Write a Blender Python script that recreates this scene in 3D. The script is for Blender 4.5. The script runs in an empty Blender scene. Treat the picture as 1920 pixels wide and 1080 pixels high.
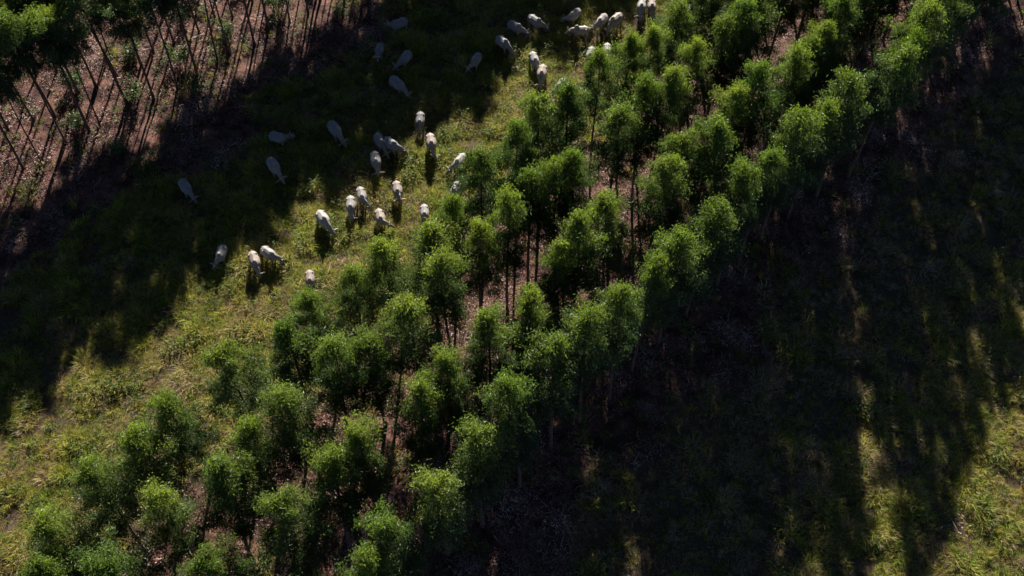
import bpy, bmesh, math, random
import numpy as np
from mathutils import Vector, Matrix

random.seed(7)
rng = np.random.default_rng(7)
scene = bpy.context.scene
C = scene.collection
RAD = math.radians

# ------------------------------------------------------------------ camera
CAM_H = 47.0
PITCH = 56.5                      # degrees below the horizon
cam_data = bpy.data.cameras.new('camera')
cam_data.sensor_width = 36.0
cam_data.lens = 36.0 * 2000.0 / 1920.0
cam_data.clip_end = 3000.0
cam = bpy.data.objects.new('camera', cam_data)
C.objects.link(cam)
cam.location = (0, 0, CAM_H)
cam.rotation_euler = (RAD(90 - PITCH), 0, 0)
scene.camera = cam

# ------------------------------------------------------------------ sky, sun, exposure
SUN_EL = 26.5
SUN_AZ = 1.5                      # degrees clockwise from +Y: the sun stands ahead of the camera
world = bpy.data.worlds.new('World')
scene.world = world
world.use_nodes = True
wn = world.node_tree.nodes
wn.clear()
wo = wn.new('ShaderNodeOutputWorld')
wb = wn.new('ShaderNodeBackground')
ws = wn.new('ShaderNodeTexSky')
ws.sky_type = 'NISHITA'
ws.sun_disc = False
ws.sun_elevation = RAD(SUN_EL)
ws.sun_rotation = RAD(SUN_AZ)
ws.altitude = 1200
ws.air_density = 0.32
ws.ozone_density = 2.0
ws.dust_density = 0.05
wb.inputs['Strength'].default_value = 0.05
world.node_tree.links.new(ws.outputs[0], wb.inputs[0])
world.node_tree.links.new(wb.outputs[0], wo.inputs[0])

sun_data = bpy.data.lights.new('sun', 'SUN')
sun_data.energy = 5.0
sun_data.angle = RAD(0.53)
sun_data.color = (1.0, 0.93, 0.83)
sun = bpy.data.objects.new('sun', sun_data)
C.objects.link(sun)
sun_dir = Vector((math.sin(RAD(SUN_AZ)) * math.cos(RAD(SUN_EL)),
                  math.cos(RAD(SUN_AZ)) * math.cos(RAD(SUN_EL)), math.sin(RAD(SUN_EL))))
sun.rotation_euler = sun_dir.to_track_quat('Z', 'Y').to_euler()
sun.location = (0, 60, 60)

scene.view_settings.view_transform = 'Standard'
scene.view_settings.look = 'None'
scene.view_settings.gamma = 1.0
scene.view_settings.use_curve_mapping = False
scene.view_settings.exposure = 1.6
scene.cycles.use_denoising = True
scene.cycles.max_bounces = 6
scene.cycles.diffuse_bounces = 3
scene.cycles.transmission_bounces = 4
scene.cycles.transparent_max_bounces = 4

# ------------------------------------------------------------------ layout helpers
TH = RAD(47.0)                                     # direction of the planted rows
NX, NY = math.sin(TH), -math.cos(TH)               # across the rows
UX, UY = math.cos(TH), math.sin(TH)                # along the rows
NEAR_ROWS = (-23.1, -20.1, -16.7, -13.3)
FAR_ROWS = (-46.0, -48.8, -51.8)

def across(x, y):
    return x * NX + y * NY

def along(x, y):
    return x * UX + y * UY

def pu(p, u):
    return (p * NX + u * UX, p * NY + u * UY)

def vnoise(x, y, s, seed=0):
    """smooth value noise in 0..1, numpy arrays"""
    x = np.asarray(x, float) / s + 137.3 * (seed + 1)
    y = np.asarray(y, float) / s + 71.9 * (seed + 1)
    xi = np.floor(x); yi = np.floor(y)
    fx = x - xi; fy = y - yi
    fx = fx * fx * (3 - 2 * fx); fy = fy * fy * (3 - 2 * fy)
    def h(a, b):
        v = np.sin(a * 127.1 + b * 311.7 + seed * 17.17) * 43758.5453
        return v - np.floor(v)
    return ((h(xi, yi) * (1 - fx) + h(xi + 1, yi) * fx) * (1 - fy)
            + (h(xi, yi + 1) * (1 - fx) + h(xi + 1, yi + 1) * fx) * fy)

def ground_z(x, y):
    x = np.asarray(x, float); y = np.asarray(y, float)
    p = across(x, y)
    t = np.clip((p + 13.0), 0, 40)
    slope = -0.13 * np.where(t < 3, t * t / 6.0, t - 1.5)
    u = 0.30 * (vnoise(x, y, 9.0, 3) - 0.5) + 0.16 * (vnoise(x, y, 3.1, 4) - 0.5) + 0.16 * (vnoise(x, y, 1.25, 6) - 0.5)
    return slope + u

def gz(x, y):
    return float(ground_z(np.array([x]), np.array([y]))[0])

def to_px(x, y, z):
    """picture position of a point, only used to leave out scatter that is far outside the view"""
    c, s = math.cos(RAD(PITCH)), math.sin(RAD(PITCH))
    dy, dz = y, z - CAM_H
    depth = dy * c - dz * s
    up = dy * s + dz * c
    return 960 + 2000 * x / depth, 540 - 2000 * up / depth

# ------------------------------------------------------------------ object helpers
def tag(o, label=None, cat=None, group=None, kind=None):
    if label: o['label'] = label
    if cat: o['category'] = cat
    if group: o['group'] = group
    if kind: o['kind'] = kind
    return o

def mesh_from(name, verts, faces, mats, smooth=False):
    me = bpy.data.meshes.new(name)
    me.from_pydata(verts, [], faces)
    for m in (mats if isinstance(mats, (list, tuple)) else [mats]):
        me.materials.append(m)
    if smooth:
        me.polygons.foreach_set('use_smooth', [True] * len(me.polygons))
    me.update()
    return me

def link(name, data, parent=None):
    o = bpy.data.objects.new(name, data)
    C.objects.link(o)
    if parent is not None:
        o.parent = parent
    return o

def empty(name, loc=(0, 0, 0), rz=0.0, sc=1.0):
    o = bpy.data.objects.new(name, None)
    o.empty_display_size = 0.3
    o.location = loc
    o.rotation_euler = (0, 0, rz)
    o.scale = (sc, sc, sc)
    C.objects.link(o)
    return o

def tube(path, radii, sides, cap=True):
    """verts and faces of a tapered tube along a path"""
    V, Fc = [], []
    n = len(path)
    for i, p in enumerate(path):
        p = Vector(p)
        a = Vector(path[max(0, i - 1)]); b = Vector(path[min(n - 1, i + 1)])
        d = (b - a).normalized()
        ref = Vector((0, 0, 1)) if abs(d.z) < 0.9 else Vector((1, 0, 0))
        e1 = d.cross(ref).normalized(); e2 = d.cross(e1).normalized()
        for k in range(sides):
            t = 2 * math.pi * k / sides
            V.append(tuple(p + (e1 * math.cos(t) + e2 * math.sin(t)) * radii[i]))
    for i in range(n - 1):
        for k in range(sides):
            k2 = (k + 1) % sides
            Fc.append((i * sides + k, i * sides + k2, (i + 1) * sides + k2, (i + 1) * sides + k))
    if cap:
        Fc.append(tuple(range(sides))[::-1])
        Fc.append(tuple((n - 1) * sides + k for k in range(sides)))
    return V, Fc

def merge(parts):
    V, Fc = [], []
    for v, f in parts:
        o = len(V)
        V += v
        Fc += [tuple(i + o for i in q) for q in f]
    return V, Fc

# ------------------------------------------------------------------ materials
def new_mat(name):
    m = bpy.data.materials.new(name)
    m.use_nodes = True
    nt = m.node_tree
    nt.nodes.clear()
    out = nt.nodes.new('ShaderNodeOutputMaterial')
    return m, nt, out

def N(nt, kind, **kw):
    n = nt.nodes.new(kind)
    for k, v in kw.items():
        if k in n.inputs.keys():
            n.inputs[k].default_value = v
        else:
            setattr(n, k, v)
    return n

def L(nt, a, b):
    nt.links.new(a, b)

def ramp(nt, fac, stops):
    r = nt.nodes.new('ShaderNodeValToRGB')
    el = r.color_ramp.elements
    while len(el) < len(stops):
        el.new(0.5)
    for e, (p, c) in zip(el, stops):
        e.position = p
        e.color = (c[0], c[1], c[2], 1) if len(c) == 3 else c
    if fac is not None:
        L(nt, fac, r.inputs[0])
    return r

def mixc(nt, fac, a, b, mode='MIX'):
    m = nt.nodes.new('ShaderNodeMix')
    m.data_type = 'RGBA'
    m.blend_type = mode
    for sock, v in ((m.inputs[0], fac), (m.inputs[6], a), (m.inputs[7], b)):
        if isinstance(v, bpy.types.NodeSocket):
            L(nt, v, sock)
        elif isinstance(v, (int, float)):
            sock.default_value = v
        else:
            sock.default_value = (v[0], v[1], v[2], 1)
    return m.outputs[2]

def leaf_material(name, deep, young, trans=0.35, rough=0.38, spread=0.25, spec=0.5):
    """thin leaf: diffuse and gloss on top, light let through; 'young' point attribute picks fresh growth"""
    m, nt, out = new_mat(name)
    at = N(nt, 'ShaderNodeAttribute', attribute_name='young')
    oi = N(nt, 'ShaderNodeObjectInfo')
    col = mixc(nt, at.outputs['Fac'], deep, young)
    at2 = N(nt, 'ShaderNodeAttribute', attribute_name='tone')
    hsv = N(nt, 'ShaderNodeHueSaturation')
    mh = N(nt, 'ShaderNodeMapRange')
    L(nt, oi.outputs['Random'], mh.inputs[0])
    mh.inputs[3].default_value = 0.485; mh.inputs[4].default_value = 0.515
    mv = N(nt, 'ShaderNodeMapRange')
    L(nt, at2.outputs['Fac'], mv.inputs[0])
    mv.inputs[3].default_value = 1 - spread; mv.inputs[4].default_value = 1 + spread
    L(nt, mh.outputs[0], hsv.inputs['Hue'])
    mt = N(nt, 'ShaderNodeMapRange'); L(nt, oi.outputs['Random'], mt.inputs[0])
    mt.inputs[3].default_value = 1.18; mt.inputs[4].default_value = 0.78
    mm = N(nt, 'ShaderNodeMath', operation='MULTIPLY'); L(nt, mv.outputs[0], mm.inputs[0]); L(nt, mt.outputs[0], mm.inputs[1])
    L(nt, mm.outputs[0], hsv.inputs['Value'])
    L(nt, col, hsv.inputs['Color'])
    pb = N(nt, 'ShaderNodeBsdfPrincipled')
    pb.inputs['Roughness'].default_value = rough
    pb.inputs['Specular IOR Level'].default_value = spec
    L(nt, hsv.outputs[0], pb.inputs['Base Color'])
    tr = N(nt, 'ShaderNodeBsdfTranslucent')
    warm = mixc(nt, 1.0, hsv.outputs[0], (1.25, 1.2, 0.6), 'MULTIPLY')
    L(nt, warm, tr.inputs['Color'])
    mx = N(nt, 'ShaderNodeMixShader')
    mx.inputs[0].default_value = trans
    L(nt, pb.outputs[0], mx.inputs[1]); L(nt, tr.outputs[0], mx.inputs[2])
    L(nt, mx.outputs[0], out.inputs[0])
    return m

def grass_material(name, stops, trans=0.35):
    """blade colour from a random value per tuft and broad patches of drier or fresher growth"""
    m, nt, out = new_mat(name)
    oi = N(nt, 'ShaderNodeObjectInfo')
    geo = N(nt, 'ShaderNodeNewGeometry')
    no = N(nt, 'ShaderNodeTexNoise'); no.inputs['Scale'].default_value = 0.33; no.inputs['Detail'].default_value = 3
    L(nt, geo.outputs['Position'], no.inputs['Vector'])
    a1 = N(nt, 'ShaderNodeMath', operation='MULTIPLY_ADD')
    L(nt, oi.outputs['Random'], a1.inputs[0]); a1.inputs[1].default_value = 0.75
    L(nt, no.outputs['Fac'], a1.inputs[2])
    a2 = N(nt, 'ShaderNodeMath', operation='SUBTRACT'); L(nt, a1.outputs[0], a2.inputs[0]); a2.inputs[1].default_value = 0.375
    r = ramp(nt, a2.outputs[0], stops)
    at2 = N(nt, 'ShaderNodeAttribute', attribute_name='tone')
    mv = N(nt, 'ShaderNodeMapRange'); L(nt, at2.outputs['Fac'], mv.inputs[0])
    mv.inputs[3].default_value = 0.45; mv.inputs[4].default_value = 1.6
    hsv = N(nt, 'ShaderNodeHueSaturation'); L(nt, r.outputs[0], hsv.inputs['Color']); L(nt, mv.outputs[0], hsv.inputs['Value'])
    pb = N(nt, 'ShaderNodeBsdfPrincipled'); pb.inputs['Roughness'].default_value = 0.55
    pb.inputs['Specular IOR Level'].default_value = 0.3
    L(nt, hsv.outputs[0], pb.inputs['Base Color'])
    tr = N(nt, 'ShaderNodeBsdfTranslucent'); L(nt, hsv.outputs[0], tr.inputs['Color'])
    mx = N(nt, 'ShaderNodeMixShader'); mx.inputs[0].default_value = trans
    L(nt, pb.outputs[0], mx.inputs[1]); L(nt, tr.outputs[0], mx.inputs[2]); L(nt, mx.outputs[0], out.inputs[0])
    return m

def plain_material(name, col, rough=0.7, var=0.2, scale=6.0, bump=0.0, spec=0.3):
    m, nt, out = new_mat(name)
    tc = N(nt, 'ShaderNodeTexCoord')
    no = N(nt, 'ShaderNodeTexNoise'); no.inputs['Scale'].default_value = scale; no.inputs['Detail'].default_value = 5
    L(nt, tc.outputs['Object'], no.inputs['Vector'])
    lo = [c * (1 - var) for c in col]; hi = [min(1, c * (1 + var)) for c in col]
    r = ramp(nt, no.outputs['Fac'], [(0.3, lo), (0.7, hi)])
    pb = N(nt, 'ShaderNodeBsdfPrincipled'); pb.inputs['Roughness'].default_value = rough
    pb.inputs['Specular IOR Level'].default_value = spec
    L(nt, r.outputs[0], pb.inputs['Base Color'])
    if bump:
        b = N(nt, 'ShaderNodeBump'); b.inputs['Strength'].default_value = bump
        L(nt, no.outputs['Fac'], b.inputs['Height']); L(nt, b.outputs[0], pb.inputs['Normal'])
    L(nt, pb.outputs[0], out.inputs[0])
    return m

def hide_material():
    """short cattle coat: colour of each animal from its object colour, greyer over hump, neck and flank"""
    m, nt, out = new_mat('cattle_hide')
    oi = N(nt, 'ShaderNodeObjectInfo')
    tc = N(nt, 'ShaderNodeTexCoord')
    no = N(nt, 'ShaderNodeTexNoise'); no.inputs['Scale'].default_value = 3.2; no.inputs['Detail'].default_value = 6
    L(nt, tc.outputs['Object'], no.inputs['Vector'])
    sp = N(nt, 'ShaderNodeSeparateXYZ'); L(nt, tc.outputs['Object'], sp.inputs[0])
    mr = N(nt, 'ShaderNodeMapRange'); L(nt, sp.outputs['X'], mr.inputs[0])
    mr.inputs[1].default_value = 0.15; mr.inputs[2].default_value = 0.75
    mr.inputs[3].default_value = 0.0; mr.inputs[4].default_value = 0.55
    ad = N(nt, 'ShaderNodeMath', operation='MULTIPLY'); L(nt, mr.outputs[0], ad.inputs[0]); L(nt, no.outputs['Fac'], ad.inputs[1])
    dark = mixc(nt, 1.0, oi.outputs['Color'], (0.42, 0.41, 0.42), 'MULTIPLY')
    col = mixc(nt, ad.outputs[0], oi.outputs['Color'], dark)
    vr = ramp(nt, no.outputs['Fac'], [(0.25, (0.8, 0.8, 0.8)), (0.75, (1.08, 1.06, 1.04))])
    col = mixc(nt, 1.0, col, vr.outputs[0], 'MULTIPLY')
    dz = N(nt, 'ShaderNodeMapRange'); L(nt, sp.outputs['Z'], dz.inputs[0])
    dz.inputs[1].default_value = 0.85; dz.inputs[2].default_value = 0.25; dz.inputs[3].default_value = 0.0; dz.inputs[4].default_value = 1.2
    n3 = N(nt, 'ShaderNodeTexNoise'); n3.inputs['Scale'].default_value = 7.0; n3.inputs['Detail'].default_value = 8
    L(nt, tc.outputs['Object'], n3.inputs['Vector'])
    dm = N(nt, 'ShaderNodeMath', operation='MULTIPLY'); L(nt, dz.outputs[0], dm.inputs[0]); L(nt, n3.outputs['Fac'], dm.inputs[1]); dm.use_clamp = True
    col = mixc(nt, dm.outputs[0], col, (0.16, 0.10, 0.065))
    spots = ramp(nt, n3.outputs['Fac'], [(0.58, (0, 0, 0)), (0.72, (0.5, 0.5, 0.5))])
    col = mixc(nt, spots.outputs[0], col, (0.20, 0.15, 0.11))
    pb = N(nt, 'ShaderNodeBsdfPrincipled'); pb.inputs['Roughness'].default_value = 0.62
    pb.inputs['Specular IOR Level'].default_value = 0.25
    L(nt, col, pb.inputs['Base Color'])
    b = N(nt, 'ShaderNodeBump'); b.inputs['Strength'].default_value = 0.25; b.inputs['Distance'].default_value = 0.03
    L(nt, no.outputs['Fac'], b.inputs['Height']); L(nt, b.outputs[0], pb.inputs['Normal'])
    L(nt, pb.outputs[0], out.inputs[0])
    return m

def ground_material():
    """red soil and dead leaves under the tree blocks, dark thatch and earth under the grass"""
    m, nt, out = new_mat('ground_soil')
    geo = N(nt, 'ShaderNodeNewGeometry')
    dot = N(nt, 'ShaderNodeVectorMath', operation='DOT_PRODUCT')
    L(nt, geo.outputs['Position'], dot.inputs[0]); dot.inputs[1].default_value = (NX, NY, 0)
    w = N(nt, 'ShaderNodeTexNoise'); w.inputs['Scale'].default_value = 0.45; w.inputs['Detail'].default_value = 4
    L(nt, geo.outputs['Position'], w.inputs['Vector'])
    wa = N(nt, 'ShaderNodeMath', operation='MULTIPLY_ADD'); L(nt, w.outputs['Fac'], wa.inputs[0])
    wa.inputs[1].default_value = 5.0; L(nt, dot.outputs['Value'], wa.inputs[2])
    mr = N(nt, 'ShaderNodeMapRange'); L(nt, wa.outputs[0], mr.inputs[0])
    mr.inputs[1].default_value = -70 + 2.5; mr.inputs[2].default_value = 10 + 2.5
    def f(p): return (p + 70) / 80.0
    k = (0, 0, 0); wt = (1, 1, 1)
    mask = ramp(nt, mr.outputs[0], [(f(-60), k), (f(-57), wt), (f(-40.5), wt), (f(-38.5), k),
                                    (f(-24.6), k), (f(-23), wt), (f(-11.5), wt), (f(-9), k)])
    n1 = N(nt, 'ShaderNodeTexNoise'); n1.inputs['Scale'].default_value = 1.1; n1.inputs['Detail'].default_value = 6
    L(nt, geo.outputs['Position'], n1.inputs['Vector'])
    vo = N(nt, 'ShaderNodeTexVoronoi'); vo.inputs['Scale'].default_value = 17.0
    L(nt, geo.outputs['Position'], vo.inputs['Vector'])
    n2 = N(nt, 'ShaderNodeTexNoise'); n2.inputs['Scale'].default_value = 9.0; n2.inputs['Detail'].default_value = 8
    n2.inputs['Roughness'].default_value = 0.7
    L(nt, geo.outputs['Position'], n2.inputs['Vector'])
    soil = ramp(nt, n1.outputs['Fac'], [(0.35, (0.10, 0.042, 0.032)), (0.62, (0.20, 0.09, 0.07))])
    sepc = N(nt, 'ShaderNodeSeparateColor'); L(nt, vo.outputs['Color'], sepc.inputs[0])
    leafc = ramp(nt, sepc.outputs[0], [(0.0, (0.05, 0.027, 0.02)), (0.5, (0.15, 0.08, 0.06)), (1.0, (0.27, 0.175, 0.135))])
    cover = ramp(nt, n2.outputs['Fac'], [(0.40, k), (0.55, wt)])
    litter = mixc(nt, cover.outputs[0], soil.outputs[0], leafc.outputs[0])
    n4 = N(nt, 'ShaderNodeTexNoise'); n4.inputs['Scale'].default_value = 0.9; n4.inputs['Detail'].default_value = 5
    n4.inputs['Roughness'].default_value = 0.65
    L(nt, geo.outputs['Position'], n4.inputs['Vector'])
    dapple_shade = ramp(nt, n4.outputs['Fac'], [(0.40, (0.25, 0.22, 0.23)), (0.60, (1.0, 0.97, 0.97))])  # dappled shade put into the litter colour as dark patches
    litter = mixc(nt, 1.0, litter, dapple_shade.outputs[0], 'MULTIPLY')
    thatch = ramp(nt, n2.outputs['Fac'], [(0.3, (0.035, 0.024, 0.015)), (0.55, (0.08, 0.058, 0.032)), (0.8, (0.16, 0.12, 0.07))])
    col = mixc(nt, mask.outputs[0], thatch.outputs[0], litter)
    pb = N(nt, 'ShaderNodeBsdfPrincipled'); pb.inputs['Roughness'].default_value = 0.9
    pb.inputs['Specular IOR Level'].default_value = 0.15
    L(nt, col, pb.inputs['Base Color'])
    b = N(nt, 'ShaderNodeBump'); b.inputs['Strength'].default_value = 0.9; b.inputs['Distance'].default_value = 0.06
    L(nt, n2.outputs['Fac'], b.inputs['Height']); L(nt, b.outputs[0], pb.inputs['Normal'])
    L(nt, pb.outputs[0], out.inputs[0])
    return m

MAT = {
    'ground': ground_material(),
    'leaf': leaf_material('eucalyptus_leaf', (0.05, 0.088, 0.042), (0.155, 0.228, 0.034), 0.5, 0.46, 0.4, 0.4),
    'leaf_lime': leaf_material('lime_young_leaf', (0.075, 0.13, 0.022), (0.17, 0.26, 0.022), 0.42, 0.36, 0.3),
    'bark': plain_material('eucalyptus_bark', (0.095, 0.055, 0.042), 0.85, 0.45, 5.0, 0.3),
    'grass': grass_material('pasture_grass', [(0.06, (0.38, 0.28, 0.14)), (0.30, (0.34, 0.285, 0.06)), (0.54, (0.31, 0.32, 0.038)), (0.85, (0.165, 0.24, 0.03))], 0.52),
    'straw': grass_material('dry_grass', [(0.2, (0.38, 0.29, 0.19)), (0.5, (0.30, 0.215, 0.12)), (0.8, (0.22, 0.17, 0.075))], 0.4),
    'weed': leaf_material('weed_leaf', (0.035, 0.06, 0.02), (0.13, 0.165, 0.03), 0.4, 0.6, 0.35, 0.2),
    'litter': grass_material('dead_leaf', [(0.15, (0.035, 0.018, 0.015)), (0.45, (0.145, 0.063, 0.05)), (0.72, (0.25, 0.145, 0.12)), (0.97, (0.48, 0.37, 0.32))], 0.1),
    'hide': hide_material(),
    'horn': plain_material('horn', (0.5, 0.46, 0.40), 0.45, 0.2, 20),
    'dark_skin': plain_material('dark_skin', (0.045, 0.04, 0.04), 0.5, 0.2, 20),
    'hoof': plain_material('hoof', (0.05, 0.045, 0.04), 0.5, 0.2, 20),
}

# ------------------------------------------------------------------ terrain: one sheet reaching the horizon
def build_ground():
    def axis(lo, hi, fine, far):
        a = list(np.arange(lo, hi + 1e-6, fine))
        s, v = fine, hi
        while v < far:
            s *= 1.5; v += s; a.append(v)
        s, v = fine, lo
        while v > -far:
            s *= 1.5; v -= s; a.insert(0, v)
        return np.array(a)
    xs = axis(-45, 50, 0.4, 900); ys = axis(0, 75, 0.4, 900)
    X, Y = np.meshgrid(xs, ys)
    Z = ground_z(X, Y)
    V = np.stack([X.ravel(), Y.ravel(), Z.ravel()], 1)
    nx, ny = len(xs), len(ys)
    i = np.arange(nx * ny).reshape(ny, nx)
    Fq = np.stack([i[:-1, :-1], i[:-1, 1:], i[1:, 1:], i[1:, :-1]], -1).reshape(-1, 4)
    me = mesh_from('ground', V.tolist(), Fq.tolist(), MAT['ground'], True)
    o = link('ground', me)
    tag(o, 'red soil ground with dead leaves under the trees', None, None, 'structure')
    return o
build_ground()
TREE_SPOTS = [   # x, y, height of every tree that shows, row by row
    [(-18.12,13.09,9.67), (-17.49,14.44,9.68), (-16.57,16.71,9.41), (-15.07,18.35,9.21), (-14.04,20.27,9.0), (-11.8,21.75,9.3), (-9.68,23.11,9.32), 
     (-8.49,25.05,8.99), (-7.23,26.26,8.99), (-5.57,27.32,9.85), (-3.75,28.43,9.54), (-2.93,30.53,9.16), (-1.51,32.6,9.34), (0.15,33.67,9.83), 
     (1.45,35.77,9.76), (2.88,36.69,9.71), (4.45,38.95,9.3), (5.98,40.36,9.39), (7.14,41.11,9.56), (8.63,43.11,9.0), ],
    [(-14.84,13.45,9.45), (-13.56,15.36,9.19), (-11.61,16.26,9.74), (-10.51,18.44,9.01), (-8.95,19.94,9.56), (-7.49,21.23,9.73), (-6.12,23.16,9.15), 
     (-4.36,23.93,9.76), (-2.96,26.17,9.73), (-1.67,28.92,8.97), (-0.24,29.7,9.59), (0.88,31.36,8.95), (2.3,32.0,9.4), (3.36,33.18,9.34), 
     (5.23,35.15,9.13), (6.64,36.93,9.24), (7.6,37.65,9.68), (9.29,39.66,9.23), (11.04,41.04,9.08), (12.42,41.91,9.58), ],
    [(-10.72,13.34,9.35), (-8.78,14.75,9.67), (-7.34,16.95,9.16), (-5.91,18.06,9.24), (-4.02,19.84,9.67), (-2.33,21.51,9.41), (-1.06,22.9,9.41), 
     (0.41,25.29,9.16), (1.71,27.51,8.96), (3.0,28.03,9.79), (4.78,30.14,9.03), (6.88,31.74,9.71), (7.97,33.24,9.28), (9.52,34.59,9.81), 
     (10.98,36.23,9.31), (12.43,38.0,9.79), (14.01,39.2,9.45), (16.53,41.38,9.17), (17.6,42.42,9.62), ],
    [(-5.08,13.07,9.86), (-4.19,14.47,9.87), (-2.92,16.64,9.67), (-1.38,17.98,9.45), (0.36,19.83,9.83), (1.8,21.77,9.35), (3.21,23.16,9.87), 
     (4.83,24.53,9.82), (6.04,26.07,9.59), (7.5,27.64,9.97), (9.05,29.31,9.42), (10.77,31.23,9.6), (13.55,34.27,9.97), (16.94,37.2,9.59), 
     (18.91,38.6,9.89), (20.14,40.84,9.8), (21.01,41.87,10.1), ],
]
def add_attr(me, name, vals):
    a = me.attributes.new(name, 'FLOAT', 'POINT')
    a.data.foreach_set('value', np.asarray(vals, dtype=np.float32))

# ------------------------------------------------------------------ eucalyptus
TREE_H = 9.4
def make_tree_meshes(k, zb, rmax, nbranch, seed, mat='leaf', leaves_per=74, young_bias=0.0, bend=0.45, stem=0.075):
    r = random.Random(seed)
    h = TREE_H
    # trunk with a few gentle bends
    px, py = 0.0, 0.0
    bx, by = r.uniform(-.5, .5), r.uniform(-.5, .5)
    path, rad = [], []
    steps = 13
    def axis(z):
        t = z / h
        return (bx * bend * math.sin(t * 2.6) * t + 0.05 * math.sin(5.1 * t + seed),
                by * bend * math.sin(t * 2.3) * t + 0.05 * math.cos(4.3 * t + seed))
    for i in range(steps):
        t = i / (steps - 1)
        z = -0.15 + t * (h * 0.975 + 0.15)
        ax = axis(max(0, z))
        path.append((ax[0], ax[1], z))
        rad.append(stem * (1 - t) ** 0.8 + 0.010 + (0.03 if i == 0 else 0))
    parts = [tube(path, rad, 7)]
    LV, LF, young, tone = [], [], [], []
    def leaf(c, d, ln, wd, yg, tn):
        side = d.cross(Vector((r.uniform(-1, 1), r.uniform(-1, 1), r.uniform(-.6, .6))))
        if side.length < 1e-3:
            return
        side.normalize()
        nrm = d.cross(side)
        o = len(LV)
        LV.extend([tuple(c), tuple(c + d * ln * 0.4 + side * wd + nrm * wd * .3),
                   tuple(c + d * ln + nrm * ln * -0.12), tuple(c + d * ln * 0.4 - side * wd + nrm * wd * .3)])
        LF.append((o, o + 1, o + 2, o + 3))
        young.extend([yg] * 4); tone.extend([tn] * 4)
    def cluster(c, n, sig, t):
        ctone = r.random()
        for _ in range(n):
            off = Vector((r.gauss(0, sig), r.gauss(0, sig), r.gauss(0, sig * 1.05)))
            p = c + off
            d = Vector((r.gauss(0, .55), r.gauss(0, .55), -0.75 + r.gauss(0, .45))).normalized()
            yg = min(1, max(0, (t - 0.54) * 1.7 + off.z * 1.1 + r.gauss(0, .16) + young_bias))
            leaf(p, d, r.uniform(.11, .20), r.uniform(.014, .023), yg, 0.55 * ctone + 0.45 * r.random())
    az = r.uniform(0, 6.28)
    lop = r.uniform(0, 6.28)
    for b in range(nbranch):
        t = (b + r.uniform(-.35, .35)) / (nbranch - 1)
        t = min(1, max(0, t))
        z = zb + (h * 0.955 - zb) * t
        az += 2.4 + r.uniform(-.5, .5)
        prof = max(0.16, (1 - t ** 3.2) ** .62 * (0.66 + 0.34 * min(1, t / .35)))
        ln = rmax * prof * r.uniform(.72, 1.22) * (1 + .18 * math.cos(az - lop))
        up = 0.45 + 0.75 * t + r.uniform(-.15, .15)
        ax = axis(z)
        p = Vector((ax[0], ax[1], z))
        d = Vector((math.cos(az), math.sin(az), up)).normalized()
        pts = [tuple(p)]
        for s in range(4):
            d = (d + Vector((r.uniform(-.18, .18), r.uniform(-.18, .18), -0.17))).normalized()
            p = p + d * (ln * 1.12 / 4)
            pts.append(tuple(p))
        parts.append(tube(pts, [.019 * (1.15 - .5 * t), .015, .011, .007, .004], 4, False))
        ncl = max(3, int(3 + 5.2 * prof))
        for c in range(ncl):
            s = 0.28 + 0.76 * (c + r.random()) / ncl
            s = min(s, 1.0)
            i = min(3, int(s * 4)); f = s * 4 - i
            q = Vector(pts[i]).lerp(Vector(pts[i + 1]), f)
            q = q + Vector((r.gauss(0, .12), r.gauss(0, .12), r.gauss(-.02, .10)))
            cluster(q, int(leaves_per * r.uniform(.6, 1.3)), r.uniform(.10, .17), t)
            if c % 2 == 0:
                parts.append(tube([tuple(Vector(pts[i]).lerp(Vector(pts[i + 1]), max(0, f - .5))), tuple(q)], [.006, .003], 3, False))
    # leading shoot
    top = Vector(path[-1])
    for c in range(5):
        cluster(top + Vector((r.gauss(0, .12), r.gauss(0, .12), -0.05 - .16 * c)), int(leaves_per * .9), .10, 1.0)
    # a few stray shoots low on the stem
    for c in range(r.randint(1, 3)):
        z = r.uniform(zb * .55, zb)
        ax = axis(z); a = r.uniform(0, 6.28)
        e = Vector((ax[0] + .35 * math.cos(a), ax[1] + .35 * math.sin(a), z + .25))
        parts.append(tube([(ax[0], ax[1], z), tuple(e)], [.010, .004], 3, False))
        cluster(e, int(leaves_per * .6), .13, .45)
    V, Fc = merge(parts)
    tm = mesh_from('trunk', V, Fc, MAT['bark'], True)
    cm = mesh_from('crown', LV, LF, MAT[mat])
    add_attr(cm, 'young', young); add_attr(cm, 'tone', tone)
    return tm, cm

NEAR_KIND = [make_tree_meshes(i, zb, rm, nb, 100 + i) for i, (zb, rm, nb) in enumerate(
    [(3.8, 1.2, 31), (3.4, 1.30, 34), (4.3, 1.10, 28), (3.9, 1.36, 32), (3.3, 1.16, 34), (4.5, 1.28, 28), (4.0, 1.12, 30), (3.6, 1.24, 31), (4.6, 1.2, 27)])]
FAR_KIND = [make_tree_meshes(i, zb, rm, nb, 200 + i, bend=.34, stem=.05 + .008 * i) for i, (zb, rm, nb) in enumerate(
    [(5.4, 1.3, 29), (5.8, 1.38, 28), (5.1, 1.25, 30), (6.0, 1.35, 27)])]
LIME_KIND = make_tree_meshes(0, 4.2, 1.0, 20, 301, 'leaf_lime', 34, 0.25)

def place_tree(x, y, h, kind, label, group, rs, wide=1.0):
    s = 1.035 * h / TREE_H
    o = empty('eucalyptus_tree', (x, y, gz(x, y) - 0.02))
    w = s * wide * rs.uniform(.84, 1.16)
    o.scale = (w, w, s)
    o.rotation_euler = (RAD(rs.gauss(0, 1.7)), RAD(rs.gauss(0, 1.7)), rs.uniform(0, 6.283))
    link('trunk', kind[0], o)
    cr = link('crown', kind[1], o)
    tag(o, label, 'tree', group)
    return o

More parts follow.
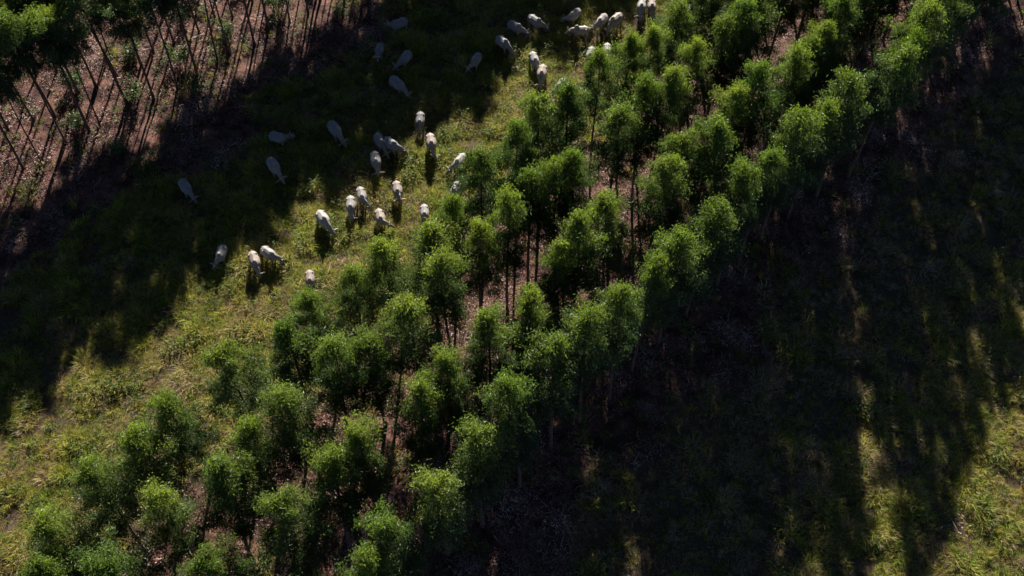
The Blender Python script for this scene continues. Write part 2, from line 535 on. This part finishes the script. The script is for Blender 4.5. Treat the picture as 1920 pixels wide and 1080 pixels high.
ORD = ['', 'first', 'second', 'third', 'fourth', 'fifth', 'sixth', 'seventh', 'eighth', 'ninth', 'tenth', 'eleventh', 'twelfth', 'thirteenth',
       'fourteenth', 'fifteenth', 'sixteenth', 'seventeenth', 'eighteenth', 'nineteenth', 'twentieth', 'twenty-first', 'twenty-second',
       'twenty-third', 'twenty-fourth', 'twenty-fifth', 'twenty-sixth', 'twenty-seventh', 'twenty-eighth', 'twenty-ninth', 'thirtieth', 'thirty-first', 'thirty-second', 'thirty-third', 'thirty-fourth', 'thirty-fifth']

def row_labels(spots, what, mark, u0):
    # each tree is named by counting along its row from the one level with a findable animal
    order = sorted(range(len(spots)), key=lambda i: along(spots[i][0], spots[i][1]))
    k0 = min(range(len(order)), key=lambda k: abs(along(spots[order[k]][0], spots[order[k]][1]) - u0))
    out = {}
    for k, i in enumerate(order):
        d = k - k0
        if d == 0:
            out[i] = '%s, the one level with %s' % (what, mark)
        else:
            out[i] = '%s, %s past the one level with %s, %s the herd' % (what, ORD[abs(d)], mark, 'towards' if d > 0 else 'away from')
    return out

def build_trees():
    rs = random.Random(11)
    kinds = ['pasture-edge eucalyptus', 'second-row eucalyptus', 'third-row eucalyptus', 'outer-row eucalyptus']
    groups = ['eucalyptus row on the pasture edge', 'second eucalyptus row', 'third eucalyptus row', 'outer eucalyptus row']
    ends = [(-9, 58), (-7, 68), (-4, 78), (0, 90)]
    for i, row in enumerate(TREE_SPOTS):
        us = [along(x, y) for x, y, h in row]
        spots = list(row)
        # the row runs on beyond the picture: those trees still shade the ground in view
        u = min(us) - 2.2
        while u > ends[i][0]:
            x, y = pu(NEAR_ROWS[i] + rs.gauss(0, .2), u + rs.gauss(0, .2))
            spots.append((x, y, 9.4 + rs.uniform(-.4, .4))); u -= 2.2
        u = max(us) + 2.2
        while u < ends[i][1]:
            x, y = pu(NEAR_ROWS[i] + rs.gauss(0, .2), u + rs.gauss(0, .2))
            spots.append((x, y, 9.5 + rs.uniform(-.4, .5))); u += 2.2
        # close gaps where crowns merge; extra outer-row trees added to fill their shadow
        srt = sorted(spots, key=lambda t: along(t[0], t[1]))
        for a, b in zip(srt, srt[1:]):
            d = along(b[0], b[1]) - along(a[0], a[1])
            if d > (2.9 if i == 3 else 3.1):
                spots.append(((a[0] + b[0]) / 2, (a[1] + b[1]) / 2, min(a[2], b[2]) - rs.uniform(.2, .6)))
        labels = row_labels(spots, kinds[i], 'the small pinkish zebu', 15.9)
        for q, (x, y, h) in enumerate(spots):
            lime = (i == 3 and abs(x - 20.14) < .01)
            if lime:
                place_tree(x, y, h, LIME_KIND, 'eucalyptus with the brightest lime crown, in outer row beside dark grass strip', None, rs)
            else:
                place_tree(x, y, h * (.965 if i == 0 else 1.0), rs.choice(NEAR_KIND), labels[q], groups[i], rs, 1.05 if i == 3 else 1.0)
    fkinds = ['bare-stemmed front-row eucalyptus', 'bare-stemmed middle-row eucalyptus', 'bare-stemmed back-row eucalyptus']
    fgroups = ['front eucalyptus row across the pasture', 'middle eucalyptus row across the pasture', 'back eucalyptus row across the pasture']
    for i, p in enumerate(FAR_ROWS):
        u = 0.0 + 0.8 * i
        spots = []
        while u < 62:
            x, y = pu(p - .3 + .085 * (u - 18) + rs.gauss(0, .3), u + rs.gauss(0, .25))
            spots.append((x, y)); u += 1.4
        labels = row_labels(spots, fkinds[i], 'the lone zebu', 14.8)
        for q, (x, y) in enumerate(spots):
            place_tree(x, y, 9.3 + rs.uniform(-.7, .6), rs.choice(FAR_KIND), labels[q], fgroups[i], rs)
build_trees()

# ------------------------------------------------------------------ ground cover scattered as instances
def blade_tuft(seed, n, hmin, hmax, width, base_r, lean, mat, name):
    r = random.Random(seed)
    V, Fc, tone = [], [], []
    for _ in range(n):
        a = r.uniform(0, 6.283)
        br = base_r * math.sqrt(r.random())
        p = Vector((br * math.cos(a), br * math.sin(a), -0.03))
        a2 = a + r.gauss(0, .6)
        out = Vector((math.cos(a2), math.sin(a2), 0))
        side = Vector((-out.y, out.x, 0))
        ang = r.uniform(0, 6.283) if r.random() < .4 else 0
        side = (side * math.cos(ang) + out * math.sin(ang)).normalized()
        ln = r.uniform(hmin, hmax)
        le = lean * r.uniform(.4, 1.3)
        o = len(V)
        for s in range(4):
            t = s / 3
            c = p + Vector((0, 0, 1)) * ln * (t - 0.42 * le * t * t) + out * ln * le * (0.25 * t + 0.75 * t * t)
            w = width * r.uniform(.8, 1.2) * (1.0 - 0.25 * t)
            if s < 3:
                V.append(tuple(c - side * w)); V.append(tuple(c + side * w))
            else:
                V.append(tuple(c))
        Fc += [(o, o + 1, o + 3, o + 2), (o + 2, o + 3, o + 5, o + 4), (o + 4, o + 5, o + 6)]
        tone += [r.random()] * 7
    me = mesh_from(name, V, Fc, MAT[mat])
    add_attr(me, 'tone', tone)
    return me

def weed_clump(seed, n):
    r = random.Random(seed)
    V, Fc, tone, yg = [], [], [], []
    for _ in range(n):
        a = r.uniform(0, 6.283); rr = .28 * math.sqrt(r.random()); z = r.uniform(.08, .55) * (1 - rr)
        c = Vector((rr * math.cos(a), rr * math.sin(a), z))
        d = Vector((math.cos(a) + r.gauss(0, .5), math.sin(a) + r.gauss(0, .5), r.uniform(-.2, .7))).normalized()
        side = d.cross(Vector((r.gauss(0, .4), r.gauss(0, .4), 1))).normalized()
        ln = r.uniform(.10, .2); w = ln * .24
        o = len(V)
        V += [tuple(c), tuple(c + d * ln * .45 + side * w), tuple(c + d * ln), tuple(c + d * ln * .45 - side * w)]
        Fc.append((o, o + 1, o + 2, o + 3))
        tone += [r.random()] * 4; yg += [min(1, z * 1.6)] * 4
    me = mesh_from('weed', V, Fc, MAT['weed'])
    add_attr(me, 'tone', tone); add_attr(me, 'young', yg)
    return me

def litter_patch(seed, n):
    r = random.Random(seed)
    V, Fc, tone = [], [], []
    for i in range(n):
        a = r.uniform(0, 6.283); rr = .55 * math.sqrt(r.random())
        c = Vector((rr * math.cos(a), rr * math.sin(a), r.uniform(.01, .10)))
        b = r.uniform(0, 6.283)
        d = Vector((math.cos(b), math.sin(b), r.gauss(.1, .5))).normalized()
        side = d.cross(Vector((r.gauss(0, .55), r.gauss(0, .55), 1))).normalized()
        twig = r.random() < .12
        ln = r.uniform(.3, .9) if twig else r.uniform(.08, .17)
        w = .009 if twig else r.uniform(.012, .024)
        o = len(V)
        V += [tuple(c), tuple(c + d * ln * .4 + side * w), tuple(c + d * ln), tuple(c + d * ln * .4 - side * w)]
        Fc.append((o, o + 1, o + 2, o + 3))
        tone += [r.random()] * 4
    me = mesh_from('dead_leaves', V, Fc, MAT['litter'])
    add_attr(me, 'tone', tone)
    return me

def scatter_object(name, pts, rotz, scl, idx, sources, label):
    """one object whose geometry nodes place the source clumps on its points"""
    me = bpy.data.meshes.new(name)
    me.from_pydata(pts.tolist(), [], [])
    add_attr(me, 'rotz', rotz); add_attr(me, 'scl', scl); add_attr(me, 'pick', idx)
    o = link(name, me)
    for s in sources[:1]:
        me.materials.append(s.materials[0])
    ng = bpy.data.node_groups.new(name + '_scatter', 'GeometryNodeTree')
    ng.interface.new_socket('Geometry', in_out='INPUT', socket_type='NodeSocketGeometry')
    ng.interface.new_socket('Geometry', in_out='OUTPUT', socket_type='NodeSocketGeometry')
    gi = ng.nodes.new('NodeGroupInput'); go = ng.nodes.new('NodeGroupOutput')
    def attr(n):
        a = ng.nodes.new('GeometryNodeInputNamedAttribute')
        a.data_type = 'FLOAT'; a.inputs['Name'].default_value = n
        return a.outputs[0]
    col = bpy.data.collections.new(name + '_clumps')
    for i, s in enumerate(sources):
        so = bpy.data.objects.new('%s_clump_%02d' % (name, i), s)
        col.objects.link(so)
    ci = ng.nodes.new('GeometryNodeCollectionInfo')
    ci.inputs['Collection'].default_value = col
    ci.inputs['Separate Children'].default_value = True
    ci.inputs['Reset Children'].default_value = True
    ip = ng.nodes.new('GeometryNodeInstanceOnPoints')
    ip.inputs['Pick Instance'].default_value = True
    cx = ng.nodes.new('ShaderNodeCombineXYZ')
    ng.links.new(attr('rotz'), cx.inputs[2])
    ng.links.new(gi.outputs[0], ip.inputs['Points'])
    ng.links.new(ci.outputs[0], ip.inputs['Instance'])
    f2i = ng.nodes.new('FunctionNodeFloatToInt')
    ng.links.new(attr('pick'), f2i.inputs[0])
    ng.links.new(f2i.outputs[0], ip.inputs['Instance Index'])
    ng.links.new(cx.outputs[0], ip.inputs['Rotation'])
    ng.links.new(attr('scl'), ip.inputs['Scale'])
    ng.links.new(ip.outputs[0], go.inputs[0])
    md = o.modifiers.new('scatter', 'NODES')
    md.node_group = ng
    tag(o, label, name.replace('_', ' ') if False else None, None, 'stuff')
    return o

def candidate_points(step):
    xs = np.arange(-42, 42, step); ys = np.arange(8, 66, step)
    X, Y = np.meshgrid(xs, ys)
    X = X.ravel() + rng.uniform(-.5, .5, X.size) * step
    Y = Y.ravel() + rng.uniform(-.5, .5, Y.size) * step
    Z = ground_z(X, Y)
    px, py = to_px(X, Y, Z)
    keep = (px > -230) & (px < 2150) & (py > -170) & (py < 1280)
    return X[keep], Y[keep], Z[keep]

def block_mask(x, y):
    """1 inside the planted blocks (leaf litter), 0 on the grass strips"""
    p = across(x, y) + 5.0 * (vnoise(x, y, 2.6, 21) - .5)
    a = np.clip((p + 25.6) / 2.2, 0, 1) * np.clip((-9.6 - p) / 2.5, 0, 1)
    b = np.clip((-39.3 - p) / 3.0, 0, 1) * np.clip((p + 61) / 3.0, 0, 1)
    return np.maximum(a, b)

def build_cover():
    # grass
    x, y, z = candidate_points(0.20)
    m = block_mask(x, y)
    p = across(x, y)
    clump = vnoise(x, y, 1.05, 31)
    clump2 = vnoise(x, y, 0.55, 32)
    broad = vnoise(x, y, 5.0, 33)
    bare = (vnoise(x, y, 1.6, 34) > 0.80) & (clump < .6)
    side = np.clip((p + 13) / 2, 0, 1) * np.clip((-1.0 - p) / 4, 0, 1)      # thin dry growth along the outer row
    keep = rng.random(x.size) < (1 - .45 * side) * np.where(m > .5, 0.05 + .26 * (vnoise(x, y, 1.3, 36) > .66), 0.92) * np.where(bare, .25, 1)
    x, y, z, m, clump, clump2, broad = [a[keep] for a in (x, y, z, m, clump, clump2, broad)]
    scl = (0.42 + 1.1 * clump ** 2.4 + .65 * (clump2 - .45)) * rng.uniform(.7, 1.25, x.size)
    scl = np.clip(scl, .25, 1.2)
    scl = np.where(m > .5, scl * .75, scl)
    kind = rng.random(x.size)
    dryp = 0.10 + 0.30 * np.clip((vnoise(x, y, 2.2, 35) - .55) / .3, 0, 1) + np.where(m > .3, .3, 0) + np.where(across(x, y) > -12, .15, 0) + .4 * np.clip((across(x, y) + 13) / 2, 0, 1) * np.clip((-1.0 - across(x, y)) / 4, 0, 1)
    idx = np.where(kind < dryp, 5 + rng.integers(0, 2, x.size), rng.integers(0, 5, x.size))
    weed = rng.random(x.size) < np.where(m > .5, .45, .04)
    idx = np.where(weed, 7 + rng.integers(0, 2, x.size), idx)
    src = [blade_tuft(400 + i, 30, .30, .66, .0115, .14, .6 + .1 * i, 'grass', 'grass_tuft') for i in range(5)]
    src += [blade_tuft(410 + i, 28, .28, .64, .010, .15, .85, 'straw', 'dry_tuft') for i in range(2)]
    src += [weed_clump(420 + i, 60) for i in range(2)]
    scatter_object('pasture_grass', np.stack([x, y, z], 1), rng.uniform(0, 6.283, x.size), scl, idx, src,
                   'tussocky olive green and straw coloured pasture grass')
    n1 = x.size
    # dead leaves and twigs under the trees
    x, y, z = candidate_points(0.5)
    m = block_mask(x, y)
    keep = rng.random(x.size) < np.where(m > .35, np.clip(3.0 * vnoise(x, y, 1.0, 41) - .9, .03, 1), .02)
    x, y, z = x[keep], y[keep], z[keep]
    src = [litter_patch(500 + i, 75) for i in range(5)]
    scatter_object('leaf_litter', np.stack([x, y, z], 1), rng.uniform(0, 6.283, x.size),
                   rng.uniform(.8, 1.3, x.size), rng.integers(0, 5, x.size), src,
                   'pinkish brown dead leaves and twigs under the trees')
    print('grass', n1, 'litter', x.size)
build_cover()

# ------------------------------------------------------------------ saplings between the far stems
def build_saplings():
    r = random.Random(77)
    kinds = []
    for s in range(3):
        LV, LF, yg, tn = [], [], [], []
        parts = []
        for b in range(7):
            a = r.uniform(0, 6.283); ln = r.uniform(.5, 1.0)
            e = Vector((.45 * math.cos(a), .45 * math.sin(a), ln + .25))
            pts = [(0, 0, -.05), tuple(e * .5 + Vector((0, 0, .1))), tuple(e)]
            parts.append(tube(pts, [.014, .009, .004], 4, False))
            for _ in range(95):
                t = r.uniform(.35, 1.05)
                c = e * t + Vector((r.gauss(0, .13), r.gauss(0, .13), r.gauss(0, .13)))
                d = Vector((r.gauss(0, .6), r.gauss(0, .6), r.gauss(-.3, .5))).normalized()
                side = d.cross(Vector((r.uniform(-1, 1), r.uniform(-1, 1), 1))).normalized()
                q = r.uniform(.10, .18); o = len(LV)
                LV.extend([tuple(c), tuple(c + d * q * .45 + side * q * .2), tuple(c + d * q), tuple(c + d * q * .45 - side * q * .2)])
                LF.append((o, o + 1, o + 2, o + 3)); yg.extend([.2 * t] * 4); tn.extend([r.random()] * 4)
        V, Fc = merge(parts)
        st = mesh_from('stems', V, Fc, MAT['bark'])
        fo = mesh_from('foliage', LV, LF, MAT['leaf'])
        add_attr(fo, 'young', yg); add_attr(fo, 'tone', tn)
        kinds.append((st, fo))
    spots = [(-46.6, 17.5), (-47.2, 21.0), (-46.9, 24.6), (-47.4, 13.8), (-49.9, 19.2), (-50.3, 23.8), (-46.4, 28.4),
             (-50.1, 15.4), (-47.0, 31.5), (-49.8, 28.0), (-44.0, 14.5), (-44.6, 20.5)]
    for p, u in spots:
        x, y = pu(p + r.gauss(0, .3), u + r.gauss(0, .3))
        o = empty('sapling', (x, y, gz(x, y)), r.uniform(0, 6.28), r.uniform(.85, 1.35))
        k = r.choice(kinds)
        link('stems', k[0], o); link('foliage', k[1], o)
        tag(o, 'low dark leafy sapling on dead leaves between bare eucalyptus stems', 'sapling', 'saplings under the trees across the pasture')
build_saplings()
# ------------------------------------------------------------------ zebu cattle
def loft(rings, seg=14):
    """closed skin through elliptical rings: (centre, half width along side, half height along up, side, up)"""
    V, Fc = [], []
    for c, hw, hh, sd, up in rings:
        for k in range(seg):
            t = 2 * math.pi * k / seg
            V.append(tuple(Vector(c) + sd * (hw * math.cos(t)) + up * (hh * math.sin(t))))
    n = len(rings)
    for i in range(n - 1):
        for k in range(seg):
            k2 = (k + 1) % seg
            Fc.append((i * seg + k, i * seg + k2, (i + 1) * seg + k2, (i + 1) * seg + k))
    Fc.append(tuple(range(seg))[::-1]); Fc.append(tuple((n - 1) * seg + k for k in range(seg)))
    return V, Fc

def path_loft(spec, seg=14):
    """spec: (point, half width, half height); ring frames follow the path"""
    rings = []
    for i, (c, hw, hh) in enumerate(spec):
        a = Vector(spec[max(0, i - 1)][0]); b = Vector(spec[min(len(spec) - 1, i + 1)][0])
        d = (b - a).normalized()
        sd = Vector((0, 0, 1)).cross(d)
        if sd.length < 1e-3: sd = Vector((0, 1, 0))
        sd.normalize()
        up = d.cross(sd).normalized()
        rings.append((c, hw, hh, sd, up))
    return loft(rings, seg)

def ellipsoid(c, r3, seg=12, rng_=8):
    rings = []
    for i in range(1, rng_):
        t = math.pi * i / rng_
        rings.append(((c[0] - r3[0] * math.cos(t), c[1], c[2]), r3[1] * math.sin(t), r3[2] * math.sin(t), Vector((0, 1, 0)), Vector((0, 0, 1))))
    return loft(rings, seg)

def cow_head_frame(pose):
    """shoulder point, poll, muzzle for a pose: (neck yaw, head height, pitch)"""
    yaw, pz, reach, drop = pose
    s = Vector((.56, 0, 1.02))
    dr = Vector((math.cos(yaw), math.sin(yaw), 0))
    poll = Vector((.56, 0, 0)) + dr * reach + Vector((0, 0, pz))
    yaw2 = yaw * 1.25
    hd = Vector((math.cos(yaw2), math.sin(yaw2), -drop)).normalized()
    return s, poll, hd, dr

POSES = [  # neck yaw, poll height, neck reach, head drop, stride
    (0.0, .66, .50, 1.9, .10), (0.55, .68, .48, 1.5, -.10), (-0.55, .68, .48, 1.5, .08),
    (0.08, 1.00, .52, .75, .14), (0.15, .55, .50, 1.1, -.06), (-1.0, .82, .44, 1.1, .05), (1.0, .82, .44, 1.1, -.05)]

def make_cow(pi):
    yaw, pz, reach, drop, stride = POSES[pi]
    s, poll, hd, dr = cow_head_frame((yaw, pz, reach, drop))
    parts = []
    tor = [(-.80, 1.10, .05, .06), (-.765, 1.06, .15, .15), (-.66, 1.035, .225, .225), (-.50, 1.01, .275, .262), (-.30, .975, .300, .275),
           (-.08, .945, .328, .300), (.14, .935, .338, .300), (.34, .955, .338, .268), (.50, .985, .310, .225), (.62, 1.00, .245, .165), (.70, 1.0, .15, .10)]
    parts.append(path_loft([((x, 0, z), hw, hh) for x, z, hh, hw in tor], 18))
    # crest of the back, hump, hip and pin bones, brisket
    parts.append(path_loft([((-.74, 0, 1.21), .05, .035), ((-.4, 0, 1.255), .06, .04), ((0, 0, 1.25), .06, .04), ((.3, 0, 1.27), .07, .05)], 8))
    parts.append(ellipsoid((.40, 0, 1.34), (.215, .105, .165)))
    for sg in (-1, 1):
        parts.append(ellipsoid((-.42, sg * .205, 1.185), (.09, .055, .055)))
        parts.append(ellipsoid((-.735, sg * .10, 1.11), (.05, .04, .05)))
        parts.append(ellipsoid((.40, sg * .17, .93), (.16, .085, .26)))      # shoulder
        parts.append(ellipsoid((-.55, sg * .165, .90), (.19, .105, .27)))    # thigh
        # forelegs and hind legs
        st = stride * sg
        parts.append(path_loft([((.42, sg * .165, .86), .085, .11), ((.42 + st * .4, sg * .165, .62), .062, .075), ((.43 + st * .8, sg * .16, .42), .052, .056),
                                ((.42 + st, sg * .16, .26), .036, .038), ((.42 + st, sg * .16, .11), .040, .044), ((.44 + st, sg * .16, .03), .052, .06)], 10))
        st = -stride * sg
        parts.append(path_loft([((-.55, sg * .17, .86), .10, .16), ((-.50 + st * .3, sg * .175, .66), .072, .10), ((-.63 + st * .7, sg * .165, .46), .046, .056),
                                ((-.61 + st, sg * .16, .28), .036, .040), ((-.59 + st, sg * .16, .11), .040, .044), ((-.57 + st, sg * .16, .03), .050, .058)], 10))
    # neck, dewlap, head
    mid = s.lerp(poll, .5) + Vector((0, 0, .06))
    parts.append(path_loft([(tuple(s - Vector((.10, 0, 0))), .17, .26), (tuple(mid), .135, .185), (tuple(poll - Vector((0, 0, .02))), .10, .125)], 14))
    parts.append(path_loft([(tuple(s + Vector((-.05, 0, -.26))), .05, .12), (tuple(mid + Vector((0, 0, -.17))), .028, .10), (tuple(poll + Vector((0, 0, -.13))), .02, .05)], 8))
    hp = [(poll - hd * .03, .085, .085), (poll + hd * .07, .105, .105), (poll + hd * .17, .098, .10), (poll + hd * .29, .075, .082), (poll + hd * .40, .066, .066), (poll + hd * .455, .060, .05)]
    parts.append(path_loft([(tuple(c), a, b) for c, a, b in hp], 12))
    V, Fc = merge(parts)
    me0 = bpy.data.meshes.new('cow_rough'); me0.from_pydata(V, [], Fc)
    tmp = bpy.data.objects.new('cow_rough', me0); C.objects.link(tmp)
    bm = bmesh.new(); bm.from_mesh(me0); bmesh.ops.recalc_face_normals(bm, faces=bm.faces); bm.to_mesh(me0); bm.free()
    rm = tmp.modifiers.new('r', 'REMESH'); rm.mode = 'VOXEL'; rm.voxel_size = 0.028
    sm = tmp.modifiers.new('s', 'SMOOTH'); sm.factor = .5; sm.iterations = 4
    dg = bpy.context.evaluated_depsgraph_get()
    body = bpy.data.meshes.new_from_object(tmp.evaluated_get(dg))
    bpy.data.objects.remove(tmp); bpy.data.meshes.remove(me0)
    body.name = 'body'
    body.materials.clear(); body.materials.append(MAT['hide'])
    body.polygons.foreach_set('use_smooth', [True] * len(body.polygons))
    pieces = [('body', body, None)]
    side = Vector((0, 0, 1)).cross(hd).normalized()
    upv = hd.cross(side).normalized()
    for sg in (-1, 1):
        # ear: long drooping leaf with a fold
        b0 = poll + hd * .03 + side * sg * .08 + upv * .02
        ed = (side * sg * 1.0 - upv * .12 - hd * .02 + Vector((0, 0, -.12))).normalized()
        w1 = hd
        nn = ed.cross(w1).normalized()
        sec = [(0, .026), (.08, .06), (.17, .07), (.26, .048), (.32, .008)]
        Ve, Fe = [], []
        for t, w in sec:
            c = b0 + ed * t
            Ve += [tuple(c - w1 * w), tuple(c + nn * .016 * sg), tuple(c + w1 * w), tuple(c - nn * .014 * sg)]
        for i in range(len(sec) - 1):
            for k in range(4):
                k2 = (k + 1) % 4
                Fe.append((i * 4 + k, i * 4 + k2, i * 4 + 4 + k2, i * 4 + 4 + k))
        Fe += [(3, 2, 1, 0), tuple(len(Ve) - 4 + k for k in range(4))]
        pieces.append(('ear', mesh_from('ear', Ve, Fe, MAT['hide'], True), None))
        # horn
        h0 = poll - hd * .02 + side * sg * .055 + upv * .07
        hv = [tuple(h0), tuple(h0 + side * sg * .06 + upv * .05 - hd * .03), tuple(h0 + side * sg * .13 + upv * .14 - hd * .06), tuple(h0 + side * sg * .15 + upv * .24 - hd * .07)]
        v, f = tube(hv, [.03, .026, .018, .005], 7)
        pieces.append(('horn', mesh_from('horn', v, f, MAT['horn'], True), None))
        ev, ef = ellipsoid(tuple(poll + hd * .14 + side * sg * .092 + upv * .045), (.018, .016, .018), 8, 6)
        pieces.append(('eye', mesh_from('eye', ev, ef, MAT['dark_skin'], True), None))
    mv, mf = path_loft([(tuple(poll + hd * .43), .055, .046), (tuple(poll + hd * .462), .058, .05), (tuple(poll + hd * .483), .03, .026)], 10)
    pieces.append(('muzzle', mesh_from('muzzle', mv, mf, MAT['dark_skin'], True), None))
    sw = .05 * (1 if pi % 2 else -1)
    tp = [(-.77, 0, 1.17), (-.835, 0, 1.10), (-.855, sw * .5, .9), (-.85, sw, .68), (-.845, sw * 1.2, .52)]
    v, f = tube(tp, [.034, .028, .02, .016, .014], 7)
    pieces.append(('tail', mesh_from('tail', v, f, MAT['hide'], True), None))
    tq = [(-.845, sw * 1.2, .55), (-.845, sw * 1.25, .46), (-.84, sw * 1.3, .36), (-.84, sw * 1.3, .28)]
    v, f = tube(tq, [.015, .035, .03, .006], 7)
    pieces.append(('tail_tuft', mesh_from('tail_tuft', v, f, MAT['dark_skin'], True), 'tail'))
    for sg in (-1, 1):
        for hx in (.44 + stride * sg, -.57 - stride * sg):
            v, f = path_loft([((hx + .01, sg * .16, .055), .048, .055), ((hx + .02, sg * .16, .02), .056, .068), ((hx + .022, sg * .16, -.01), .058, .07)], 10)
            pieces.append(('hoof', mesh_from('hoof', v, f, MAT['hoof'], True), None))
    return pieces

COW_KIND = [make_cow(i) for i in range(len(POSES))]

def place_cow(x, y, deg, pose, sc, tint, label, group=None, name='zebu_cow'):
    a = RAD(deg)
    # x, y is the rump; the origin of the animal lies between its feet
    ox, oy = x + .72 * sc * math.cos(a), y + .72 * sc * math.sin(a)
    # stand level on the lie of the land under the feet
    zs = [gz(ox + dx * math.cos(a) - dy * math.sin(a), oy + dx * math.sin(a) + dy * math.cos(a)) for dx in (-.5, .38) for dy in (-.14, .14)]
    o = empty(name, (ox, oy, min(zs) * .5 + sum(zs) / 8), a, sc)
    pitch = .7 * math.atan2((zs[2] + zs[3]) / 2 - (zs[0] + zs[1]) / 2, .88 * sc)
    o.rotation_euler = (0, -pitch, a)
    o.scale = (sc * .83, sc * 1.2, sc)
    made = {}
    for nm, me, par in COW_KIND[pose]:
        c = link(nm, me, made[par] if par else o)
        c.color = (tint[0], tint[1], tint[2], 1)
        if nm not in made: made[nm] = c
    tag(o, label, 'cow', group or 'zebu cattle grazing down the strip')
    return o

WHITE = (.29, .276, .265); CREAM = (.275, .23, .20); PINK = (.26, .215, .195); SHADED_GREY = (.20, .196, .197); PALE = (.24, .23, .222); SHADED_DUSK = (.20, .19, .19)  # the two darkest put tree shade into the coat colour of shaded animals
HERD = [  # rump x, rump y, heading, pose, size, coat, label
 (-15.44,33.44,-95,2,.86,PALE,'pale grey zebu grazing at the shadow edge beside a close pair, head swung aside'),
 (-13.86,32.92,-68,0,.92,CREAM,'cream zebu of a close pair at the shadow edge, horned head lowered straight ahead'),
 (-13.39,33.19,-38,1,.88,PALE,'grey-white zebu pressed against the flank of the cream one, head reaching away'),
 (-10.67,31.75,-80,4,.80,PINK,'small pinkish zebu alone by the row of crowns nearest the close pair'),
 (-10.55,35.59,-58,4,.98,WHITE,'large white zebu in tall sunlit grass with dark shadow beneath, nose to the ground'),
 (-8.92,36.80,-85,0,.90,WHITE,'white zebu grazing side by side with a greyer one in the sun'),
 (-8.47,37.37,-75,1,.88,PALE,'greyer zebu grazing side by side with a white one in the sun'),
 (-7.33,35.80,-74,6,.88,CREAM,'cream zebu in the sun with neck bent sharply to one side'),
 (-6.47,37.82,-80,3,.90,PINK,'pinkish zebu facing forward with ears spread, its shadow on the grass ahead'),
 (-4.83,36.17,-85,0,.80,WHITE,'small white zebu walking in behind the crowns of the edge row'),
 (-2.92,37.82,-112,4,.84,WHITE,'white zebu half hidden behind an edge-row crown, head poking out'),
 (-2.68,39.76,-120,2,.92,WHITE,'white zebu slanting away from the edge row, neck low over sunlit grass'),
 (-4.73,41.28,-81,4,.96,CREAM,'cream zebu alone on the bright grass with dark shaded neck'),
 (-7.38,40.88,-40,1,.98,SHADED_GREY,'shaded grey zebu overlapping a darker one, pale horned head just in the light'),
 (-7.81,41.28,-65,4,.94,SHADED_DUSK,'darker shaded zebu overlapped by a grey one at the shadow border'),
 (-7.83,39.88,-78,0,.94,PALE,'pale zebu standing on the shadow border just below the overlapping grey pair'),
 (-10.54,42.10,-58,4,1.02,SHADED_GREY,'long grey zebu walking alone in full shade with a lit spot on its back'),
 (-13.92,41.20,-22,6,.96,SHADED_GREY,'grey zebu in shade standing crosswise, neck curved up and round'),
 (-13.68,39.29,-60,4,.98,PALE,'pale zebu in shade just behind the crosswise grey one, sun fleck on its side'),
 (-18.46,37.82,-55,4,.92,SHADED_GREY,'lone grey zebu in dappled shade farthest from the rest of the herd'),
 (-5.33,43.14,-92,0,.86,SHADED_DUSK,'dim grey zebu in deep shade behind the cream one on bright grass'),
 (-7.29,45.63,-46,4,1.02,SHADED_GREY,'big grey zebu crossing deep shade with a bright streak of sun along its spine'),
 (-6.20,47.82,-118,2,.94,SHADED_DUSK,'dusky zebu in deep shade near the forest edge, head low by a sunlit tuft'),
 (-6.51,50.62,-150,5,.96,SHADED_DUSK,'shaded zebu turned towards the bare stems at the forest edge'),
 (-8.03,48.64,-98,3,.82,SHADED_DUSK,'barely visible shaded zebu close under the bare forest stems'),
 (-1.97,47.64,-112,2,.86,SHADED_GREY,'small grey zebu in shade with pale horned head turned aside'),
 (-0.91,49.01,-50,4,.96,SHADED_GREY,'broad grey zebu in shade with its tail end to two dim companions'),
 (-0.26,50.38,-40,1,.94,SHADED_DUSK,'dim grey zebu of a shaded pair, head stretched towards its neighbour'),
 (0.99,50.90,-42,1,.94,SHADED_DUSK,'dim grey zebu of a shaded pair, pale face catching some light'),
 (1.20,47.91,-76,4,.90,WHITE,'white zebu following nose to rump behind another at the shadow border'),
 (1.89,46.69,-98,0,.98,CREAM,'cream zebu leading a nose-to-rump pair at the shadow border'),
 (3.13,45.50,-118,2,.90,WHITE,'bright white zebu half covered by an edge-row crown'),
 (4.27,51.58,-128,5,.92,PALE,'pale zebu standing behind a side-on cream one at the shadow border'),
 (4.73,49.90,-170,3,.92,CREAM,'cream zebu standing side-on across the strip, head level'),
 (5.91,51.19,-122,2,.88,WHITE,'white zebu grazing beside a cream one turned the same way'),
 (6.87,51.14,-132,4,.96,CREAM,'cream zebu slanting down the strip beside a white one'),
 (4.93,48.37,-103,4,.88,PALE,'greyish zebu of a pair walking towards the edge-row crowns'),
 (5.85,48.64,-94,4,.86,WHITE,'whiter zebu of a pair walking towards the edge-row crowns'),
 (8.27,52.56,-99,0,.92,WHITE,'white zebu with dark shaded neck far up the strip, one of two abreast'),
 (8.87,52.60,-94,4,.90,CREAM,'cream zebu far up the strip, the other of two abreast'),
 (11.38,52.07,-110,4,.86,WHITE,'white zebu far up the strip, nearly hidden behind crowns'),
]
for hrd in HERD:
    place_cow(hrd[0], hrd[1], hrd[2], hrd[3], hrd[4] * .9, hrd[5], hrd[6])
